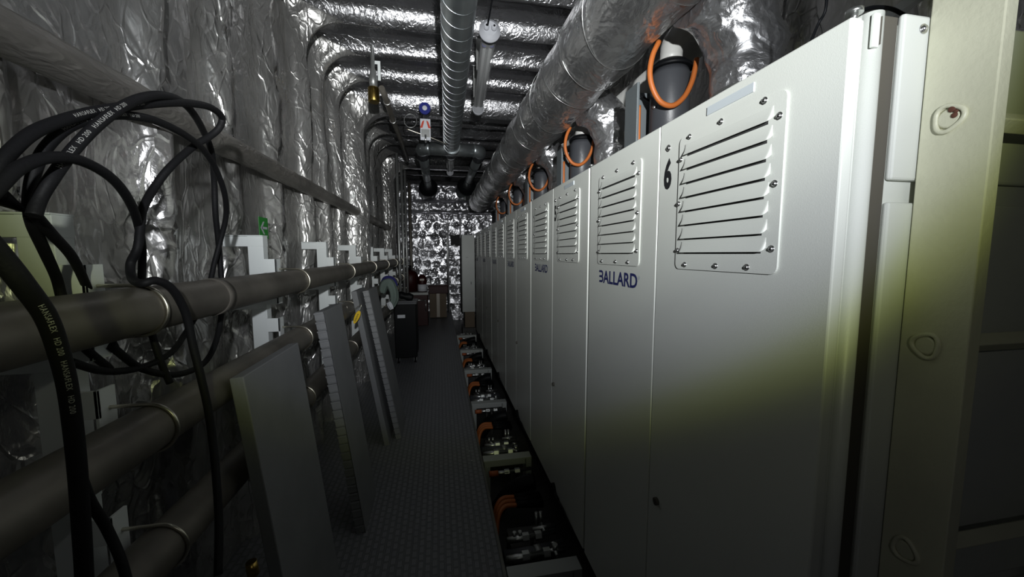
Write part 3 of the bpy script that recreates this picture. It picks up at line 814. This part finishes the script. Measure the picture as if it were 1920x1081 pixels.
def lamp(y0, y1, xa, xb, z, label):
    t = thing('tube_lamp', label, 'lamp', ((xa+xb)/2, (y0+y1)/2, z-.06), 'unlit tube lamps on the ceiling')
    A = Vector((xa, y0, z)); Bp = Vector((xb, y1, z)); d = (Bp-A).normalized(); sd = d.cross(Vector((0, 0, 1))).normalized()
    build('clear_cover', MB().tube([A+d*.03, Bp-d*.03], .058, 32, caps=False), M['tube_glass'], t)
    build('reflector', MB().obox((A+Bp)/2+Vector((0, 0, .02)), d*((Bp-A).length/2-.05), sd*.048, Vector((0, 0, .004))), M['lamp_tube'], t)
    for s_ in (-1, 1):
        build('fluorescent_tube', MB().tube([A+d*.16+sd*.024*s_+Vector((0, 0, -.008)), Bp-d*.16+sd*.024*s_+Vector((0, 0, -.008))], .013, 14), M['lamp_tube'], t)
        sk = MB(); sk.tube([A+d*.02+sd*.026*s_+Vector((0, 0, -.012)), A+d*.13+sd*.026*s_+Vector((0, 0, -.012))], [.021, .019], 14); build('lamp_socket', sk, M['white_plastic'], t)
        sk = MB(); sk.tube([A+d*.13+sd*.026*s_+Vector((0, 0, -.012)), A+d*.15+sd*.026*s_+Vector((0, 0, -.012))], .0205, 14); build('socket_ring', sk, M['blue'], t)
    cap = MB(); cap.tube([A-d*.05, A-d*.02, A-d*.018, A+d*.002, A+d*.004, A+d*.05], [.048, .055, .078, .078, .064, .062], 36); build('end_cap', cap, M['lamp_cap'], t)
    for s_ in (-1, 1):
        gl = MB(); q0 = A-d*.05+sd*.027*s_
        gl.tube([q0, q0-d*.012, q0-d*.014, q0-d*.03], [.020, .020, .016, .016], 12); gl.tube([q0-d*.02, q0-d*.034], [.0095, .008], 10)
        g_ = build('cable_gland', gl, M['lamp_cap'], t); build('gland_hole', MB().tube([q0-d*.034, q0-d*.0355], .0075, 12), M['plastic_black'], g_)
    cap = MB(); cap.tube([Bp-d*.04, Bp, Bp+d*.03], [.062, .062, .05], 30); build('far_cap', cap, M['lamp_cap'], t)
    for f_ in (.45, .85):
        c0 = A.lerp(Bp, f_); build('mounting_strap', MB().obox(c0+Vector((0, 0, .22)), d*.012, sd*.06, Vector((0, 0, .18))), M['grey_metal'], t)
lamp(2.86, 4.35, .385, .450, 3.30, 'unlit tube lamp with white end cap, right of the spiral duct')
lamp(6.05, 7.3, .20, .22, 3.22, 'smaller unlit tube lamp farther away, seen beyond the duct tee')
P = smooth_path([(.36, 2.80, 3.29), (.37, 2.66, 3.36), (.39, 2.45, 3.52), (.42, 2.3, 3.70)])
tag(build('black_cable', MB().tube(P, .006, 8), M['plastic_black'], origin=P[0]), 'black supply cable running up from the near tube lamp', 'cable')

# brass sensor hanging left of the duct, with its small pipe
c = at(701, 170, Y=4.0)
t = thing('sprinkler_valve', 'brass cylinder valve on a grey stem hanging from the ceiling', 'valve', (c.x, c.y, 3.17))
x_, y_ = c.x, c.y
s_ = MB(); s_.tube([(x_, y_, 3.17), (x_, y_, 3.185), (x_, y_, 3.30), (x_, y_, 3.31)], [.045, .053, .053, .048], 28); build('brass_body', s_, M['brass'], t)
s_ = MB(); s_.tube([(x_, y_, 3.31), (x_, y_, 3.40), (x_, y_, 3.42), (x_, y_, 3.46), (x_, y_, 3.49), (x_, y_, 3.70)], [.038, .038, .033, .030, .020, .018], 24); build('stem', s_, M['grey_metal'], t)
s_ = MB(); s_.box(x_+.045, x_+.070, y_-.004, y_+.004, 3.38, 3.54); s_.box(x_+.02, x_+.070, y_-.003, y_+.003, 3.53, 3.56); build('bracket_strip', s_, M['bracket'], t)
P = [at(716, 165, Y=4.05), at(726, 190, Y=4.3), at(737, 225, Y=4.9), at(752, 262, Y=5.7), at(765, 300, Y=7.0)]
t2 = thing('small_pipe', 'thin dark pipe slanting away from the brass valve', 'pipe', P[2])
build('pipe_run', MB().tube(P, .030, 16), M['pipe'], t2)
for k, i in ((0, 1), (1, 2)):
    d = (P[i+1]-P[i]).normalized(); p = P[i]; a = d.orthogonal().normalized(); b = d.cross(a)
    build('ring_clamp', MB().tube([p+(a*math.cos(q)+b*math.sin(q))*.034 for q in [2*PI*j/24 for j in range(24)]], .006, 8, closed=True), M['steel'], t2)

# valve with blue handwheel and white tag in front of the tee
c = at(797, 235, Y=4.75)
t = thing('shutoff_valve', 'small valve with blue knob and white red-marked tag by the tee', 'valve', (c.x, 4.75, c.z-.17))
k = at(797, 205, Y=4.75)
s_ = MB(); s_.tube([(k.x, 4.75, k.z), (k.x, 4.70, k.z)], .066, 26); build('blue_knob', s_, M['blue'], t)
build('knob_cap', MB().dome((k.x, 4.70, k.z), (0, -1, 0), .03, .008, 18), M['tag_white'], t)
a, b = at(788, 222, Y=4.75), at(808, 263, Y=4.75)
build('tag_plate', MB().box(a.x, b.x, 4.748, 4.756, b.z, a.z), M['tag_white'], t)
mid = (a.x+b.x)/2
ar = MB()
for s in (-1, 1):
    ar.prism([(mid+s*.012, a.z-.018), (mid+s*.034, a.z-.030), (mid+s*.062, a.z-.105), (mid+s*.034, a.z-.105), (mid+s*.018, a.z-.05)], 4.744, 4.748, 'y')
build('red_marks', ar, M['red'], t)
build('grey_label', MB().box(a.x+.01, b.x-.01, 4.744, 4.748, a.z-.21, a.z-.12), M['grey_metal'], t)
build('spindle', MB().cyl((mid, 4.74, b.z-.03), (mid, 4.74, b.z+.06), .011, 12).cyl((k.x, 4.77, k.z), (mid, 4.80, b.z), .016, 12), M['steel'], t)
ringc = at(770, 226, Y=4.78)
tag(build('wire_loop', MB().tube([(ringc.x+.072*math.cos(q), 4.78+.02*math.sin(q), ringc.z+.085*math.sin(q)) for q in [2*PI*j/32 for j in range(32)]], .005, 8, closed=True), M['grey_metal'], origin=ringc), 'coiled grey wire loop hanging left of the blue-knobbed valve', 'wire')
P = smooth_path([(ringc.x-.05, 4.8, ringc.z-.09), (ringc.x+.1, 4.82, ringc.z-.13), (mid+.1, 4.85, b.z+.05), (.12, 4.9, 3.06)])
tag(build('thin_tube', MB().tube(P, .006, 8), M['bolt_steel'], origin=P[0]), 'thin metal tube running level behind the blue-knobbed valve', 'tube')

# ------------------------------------------------------------------ trench between walkway and cabinets
SUPY = [1.83, 2.985, 4.19, 5.46, 6.63, 7.86]
TL = ['under the nearest cabinet', 'below cabinet 5 far end', 'below the third cabinet', 'below the fourth cabinet', 'below the fifth cabinet', 'below the farthest cabinet']
for k, y in enumerate(SUPY):
    t = thing('support_frame', 'pale steel cross support frame in the trench, '+['nearest of six', 'second of six', 'third of six', 'fourth of six', 'fifth of six', 'farthest of six'][k], 'support', (.53, y, -.30), 'pale support frames in the trench')
    m_ = MB(); x0, x1 = .325, .730
    m_.box(x0, x1, y-.035, y+.05, -.010, .0); m_.box(x0, x1, y-.042, y-.034, -.055, .0)
    build('top_beam', m_, M['bracket'] if 0 else M['pale_box'], t, .002)
    for xa in (x0, x1-.055):
        build('leg', MB().box(xa, xa+.055, y-.042, y-.034, -.30, -.055).box(xa, xa+.008, y-.042, y+.04, -.30, -.012), M['pale_box'], t, .001)
    # silver pipe with valve, just beyond the frame
    g = 'steel coolant pipes in the trench'
    def xpipe(dy, z, r, x0, x1, label, valve=False, conn=False, hose_end=False):
        yy = y+dy; tt = thing('coolant_pipe', label+', '+TL[k], 'pipe', ((x0+x1)/2, yy, z-r), g)
        build('pipe_run', MB().tube([(x0, yy, z), ((x0+x1)/2-.03, yy, z), ((x0+x1)/2-.028, yy, z), (x1, yy+.02, z)], [r, r, r*.8, r*.8], 16), M['steel'], tt)
        for xx in (x0+.12, x1-.12): build('union_nut', MB().tube([(xx-.02, yy+.004, z), (xx+.02, yy+.004, z)], r*1.35, 6, smooth=False), M['steel'], tt)
        if valve:
            build('cross_valve', MB().tube([(x1-.07, yy-.045, z+.012), (x1-.07, yy+.05, z+.012)], .012, 10).tube([(x1-.12, yy, z+.012), (x1-.02, yy, z+.012)], .012, 10).tube([(x1-.07, yy, z), (x1-.07, yy, z+.05)], .016, 12), M['steel'], tt)
        if conn: build('orange_connector', MB().tube([(x0-.02, yy, z), (x0+.05, yy, z)], r*1.3, 14), M['red_orange'], tt)
        build('pipe_stand', MB().box((x0+x1)/2-.01, (x0+x1)/2+.01, yy-.01, yy+.01, -.30, z-r*.5), M['trench'], tt)
    xpipe(.135, -.035, .022, .335, .70, 'silver pipe with cross-handled valve', valve=True)
    xpipe(.29, -.045, .020, .37, .69, 'silver pipe with two union nuts')
    xpipe(-.17, -.035, .017, .375, .70, 'slim silver pipe with orange connector', conn=True)
    # orange power cables and their black glands
    cab_ = thing('power_cables', 'pair of orange power cables with black boots, '+TL[k], 'cable', (.45, y-.50, -.30), 'orange power cables in the trench')
    for q in range(3):
        P = smooth_path([(.335, y-.66+.05*q, -.20), (.36, y-.60+.05*q, -.09), (.41, y-.56+.045*q, -.045), (.50, y-.55+.045*q, -.05)])
        build('orange_core', MB().tube(P, .0155, 12), M['orange'], cab_)
        build('black_boot', MB().tube([(.495, y-.55+.045*q, -.05), (.56, y-.545+.045*q, -.055), (.69, y-.52+.04*q, -.08)], [.02, .024, .03], 14), M['plastic_black'], cab_)
    hb = thing('air_hose', 'fat black ribbed air hose bending down, '+TL[k], 'hose', (.62, y-.33, -.30), 'black air hoses in the trench')
    P = smooth_path([(.40, y-.30, -.24), (.48, y-.32, -.12), (.58, y-.34, -.04), (.68, y-.35, -.02)], 8)
    build('ribbed_hose', MB().tube(P, [.055+.006*(i % 2) for i in range(len(P))], 22), M['plastic_black'], hb)
    ft = thing('pipe_fittings', 'cluster of small bright pipe fittings, '+TL[k], 'fitting', (.64, y-.74, -.30), 'bright fittings in the trench')
    for q in range(2):
        build('coupling', MB().tube([(.60+.03*q, y-.72+.0*q, -.11), (.60+.03*q, y-.70, -.01)], .011, 10), M['steel'], ft)
    build('manifold', MB().tube([(.55, y-.80, -.05), (.70, y-.79, -.05)], .014, 12).tube([(.62, y-.84, -.05), (.62, y-.76, -.05)], .012, 10), M['steel'], ft)
    build('elbow', MB().tube([(.42, y-.86, -.05), (.48, y-.86, -.05)], .010, 10).tube([(.42, y-.86, -.05), (.42, y-.86, .0)], .011, 10).tube([(.455, y-.86, -.05), (.455, y-.86, .0)], .011, 10), M['steel'], ft)
    build('base_block', MB().box(.40, .70, y-.88, y-.70, -.30, -.10), M['trench'], ft)
    hp = thing('rubber_pipe', 'dark rubber-sleeved cross pipe, '+TL[k], 'pipe', (.52, y-.97, -.30), 'rubber-sleeved pipes in the trench')
    build('sleeve', MB().tube([(.335, y-.97, -.06), (.52, y-.97, -.06), (.70, y-.95, -.06)], .035, 20), M['motor'], hp)
    build('hose_clip', MB().tube([(.52, y-.97, -.06), (.56, y-.967, -.06)], .038, 20), M['grey_metal'], hp)
    build('clip_screw', MB().tube([(.62, y-.97, -.02), (.66, y-.97, -.02)], .010, 10), M['steel'], hp)

# ------------------------------------------------------------------ far end
# black trolley
tx0, tx1, ty0, ty1 = -.70, -.375, 5.95, 6.45
t = thing('tool_trolley', 'tall black wheeled trolley with a white label on its front', 'trolley', ((tx0+tx1)/2, 6.2, 0))
build('cabinet_body', MB().box(tx0, tx1, ty0, ty1, .09, .93), M['plastic_black'], t, .01)
build('top_tray', MB().box(tx0-.01, tx1+.01, ty0-.01, ty1+.01, .93, .96).box(tx0-.01, tx1+.01, ty0-.01, ty0+.005, .96, .985), M['motor'], t, .004)
build('label', MB().box(-.655, -.540, ty0-.003, ty0, .72, .77), M['white_plastic'], t)
for (x, y) in ((tx0+.04, ty0+.05), (tx1-.03, ty0+.05), (tx0+.04, ty1-.05), (tx1-.03, ty1-.05)):
    w_ = MB(); w_.tube([(x-.014, y, .04), (x+.014, y, .04)], .04, 22); ca = build('caster', w_, M['plastic_black'], t)
    build('caster_fork', MB().box(x-.02, x-.016, y-.015, y+.015, .03, .09).box(x+.016, x+.02, y-.015, y+.015, .03, .09), M['steel'], ca)
tag(build('black_bag', MB().tube(smooth_path([(tx0+.06, 6.2, 1.02), (-.60, 6.2, 1.045), (-.50, 6.2, 1.02), (-.43, 6.2, 1.0)]), [.03]+[.06]*22+[.05, .02], 18, rn=lambda p, th: .02*nz(p.x*12, p.y*12, p.z*12)), M['plastic_black'], origin=(-.55, 6.2, .96)), 'limp black bag lying on top of the black trolley', 'bag')
# cloth bundle hung over a pipe end
t = thing('hanging_cloth', 'grey-green and blue cloth hung over the pipe beside the trolley', 'cloth', (-.72, 4.9, 1.1))
def bundle(l, Y, rr, mat, nm, sd, flat=.6):
    P = smooth_path([at(x, y, Y=Y) for x, y in l], 10); n = len(P)
    R_ = [rr*(.55+.45*math.sin(PI*(.12+.80*i/(n-1)))) for i in range(n)]
    mb = MB().tube(P, R_, 26, rn=lambda p, th: rr*(.30*nz(p.x*9, p.y*9+sd, p.z*5)+.16*math.cos(5*th+sd+p.z*9)))
    build(nm, mb, mat, t)
bundle([(716, 548), (721, 533), (730, 530), (737, 543), (739, 560), (735, 574)], 4.85, .050, M['cloth_green'], 'jacket', 1.)
bundle([(716, 536), (724, 523), (735, 524), (743, 536)], 4.98, .034, M['cloth_blue'], 'blue_lining', 2.)
bundle([(728, 566), (732, 573), (735, 579)], 4.80, .030, M['tag_white'], 'white_rag', 3.)
bundle([(741, 540), (746, 544)], 4.95, .026, M['cardboard'], 'brown_cuff', 4.)
# pipes standing at the left, beyond the brackets
for j, (px_, yv) in enumerate(((749, 7.2), (757, 7.9), (763, 8.6), (771, 10.1))):
    p = at(px_, 480, Y=yv)
    tag(build('vertical_pipe', MB().tube([(p.x, yv, 0), (p.x, yv, 3.5)], .026 if j != 3 else .04, 16), M['grey_metal'] if j != 3 else M['pipe'], origin=(p.x, yv, 0)), 'vertical grey pipe by the left wall, '+['nearest of the standing pipes', 'second of the standing pipes', 'third of the standing pipes', 'thickest and farthest of the standing pipes'][j], 'pipe', 'pipes standing along the left wall')
# red drums and equipment at the end
def drum(px_, Y, z0, r, h, label):
    p = at(px_, 500, Y=Y); t = thing('red_cylinder', label, 'cylinder', (p.x, Y, z0))
    build('tank', MB().tube([(p.x, Y, z0), (p.x, Y, z0+h), (p.x, Y, z0+h+r*.5), (p.x, Y, z0+h+r*.8)], [r, r, r*.75, r*.2], 28), M['dark_red'], t)
    build('neck', MB().tube([(p.x, Y, z0+h+r*.7), (p.x, Y, z0+h+r*1.3)], r*.18, 12), M['plastic_black'], t)
    return t, p
p = at(770, 600, Y=9.4)
t = thing('end_bench', 'dark red low bench with pale top at the far end', 'bench', (-.62, 9.4, 0))
build('frame', MB().box(-.95, -.30, 9.1, 9.7, 0, .74), M['dark_red'], t, .01)
build('worktop', MB().box(-.97, -.28, 9.06, 9.72, .74, .80), M['pale_box'], t, .005)
build('handle_rail', MB().tube([(-.70, 9.05, .62), (-.34, 9.05, .62)], .014, 10).tube([(-.34, 9.05, .62), (-.34, 9.05, .35)], .014, 10), M['steel'], t)
dr, p = drum(769, 9.42, .80, .19, .38, 'large dark red cylinder standing on the bench at far end')
t = thing('red_canister', 'small dark red canister with white lower band on bench', 'canister', (-.42, 9.22, .80))
build('tank', MB().tube([(-.42, 9.22, .80), (-.42, 9.22, 1.12), (-.42, 9.22, 1.19), (-.42, 9.22, 1.22)], [.105, .105, .07, .03], 26), M['dark_red'], t)
build('white_band', MB().tube([(-.42, 9.22, .82), (-.42, 9.22, .985)], .107, 26), M['tag_white'], t)
build('print', MB().box(-.47, -.37, 9.108, 9.112, 1.08, 1.12), M['tape'], t)
t = thing('cardboard_box', 'brown taped cardboard box on the floor before end wall', 'box', (-.02, 10.3, 0))
build('carton', MB().box(-.28, .16, 10.1, 10.5, .02, .66), M['cardboard'], t, .004)
build('packing_tape', MB().box(-.10, -.02, 10.097, 10.1, .03, .66), M['tape'], t)
tag(build('dark_red_box', MB().box(-.30, .20, 10.12, 10.52, .661, .88).box(-.31, .21, 10.11, 10.53, .84, .87), M['dark_red'], bevel=.01, origin=(-.05, 10.3, .661)), 'dark red box resting on top of the taped cardboard box', 'box')
# ladder at the end wall
t = thing('steel_ladder', 'dark narrow steel ladder standing against the quilted end wall', 'ladder', (.43, 11.2, 0))
for x in (.255, .605): build('stile', MB().box(x-.02, x+.02, 11.16, 11.22, 0, 2.75), M['motor'], t)
for i in range(9): build('rung', MB().tube([(.255, 11.19, .22+.29*i), (.605, 11.19, .22+.29*i)], .014, 8), M['steel'] if i else M['steel'], t)
tag(build('wall_box', MB().box(.33, .60, 11.22, 11.36, 1.95, 2.25).box(.34, .59, 11.21, 11.22, 1.96, 2.24), M['plastic_black'], bevel=.008, origin=(.46, 11.3, 1.95)), 'dark square box behind the upper rungs of the far ladder', 'box')
tag(build('handrail', MB().tube([(-.35, 11.05, 2.23), (.22, 11.05, 2.23), (.22, 11.05, .02)], .020, 12), M['steel'], origin=(.22, 11.05, 0)), 'thin bright handrail frame left of the far ladder', 'rail')
# pale locker projecting beyond the last cabinet
t = thing('tall_locker', 'tall narrow pale grey locker at the far end of cabinet row', 'locker', (.64, 8.97, 0))
build('locker_body', MB().box(.505, .80, 8.77, 9.17, .35, 2.14), M['pale_box'], t, .006)
build('locker_base', MB().box(.56, .79, 8.79, 9.15, 0-.02, .35), M['cardboard'], t, .004)
build('latch', MB().box(.59, .65, 8.764, 8.77, 1.62, 1.63).box(.70, .72, 8.762, 8.77, 1.0, 1.06), M['motor'], t)
build('floor_plate', MB().box(.50, .82, 8.70, 9.2, -.30, -.02), M['trench'], t)
# screws and small bright studs on the walkway
for j, (x, y) in enumerate(((880, 845), (884, 863), (858, 652), (862, 712))):
    p = at(x, y, Z=0); tag(build('floor_stud', MB().dome((p.x, p.y, .0), (0, 0, 1), .008, .005), M['steel'], origin=(p.x, p.y, 0)), 'tiny bright screw head in the walkway by its right edge, '+['nearest one', 'second nearest one', 'farthest one', 'third nearest one'][j], 'screw', 'screws in the walkway')
# small cut ends low at bottom left
for j, (x, y) in enumerate(((470, 1052), (518, 1068))):
    p = at(x, y, X=-.62)
    tag(build('yellow_plug', MB().tube([p, p+Vector((.005, .0, -.045))], [.016, .018], 14), M['brass'], origin=p), ['left one of two yellowish pipe caps at the foot of the near board', 'right one of two yellowish pipe caps at the foot of the near board'][j], 'cap', 'yellow caps near the first board')
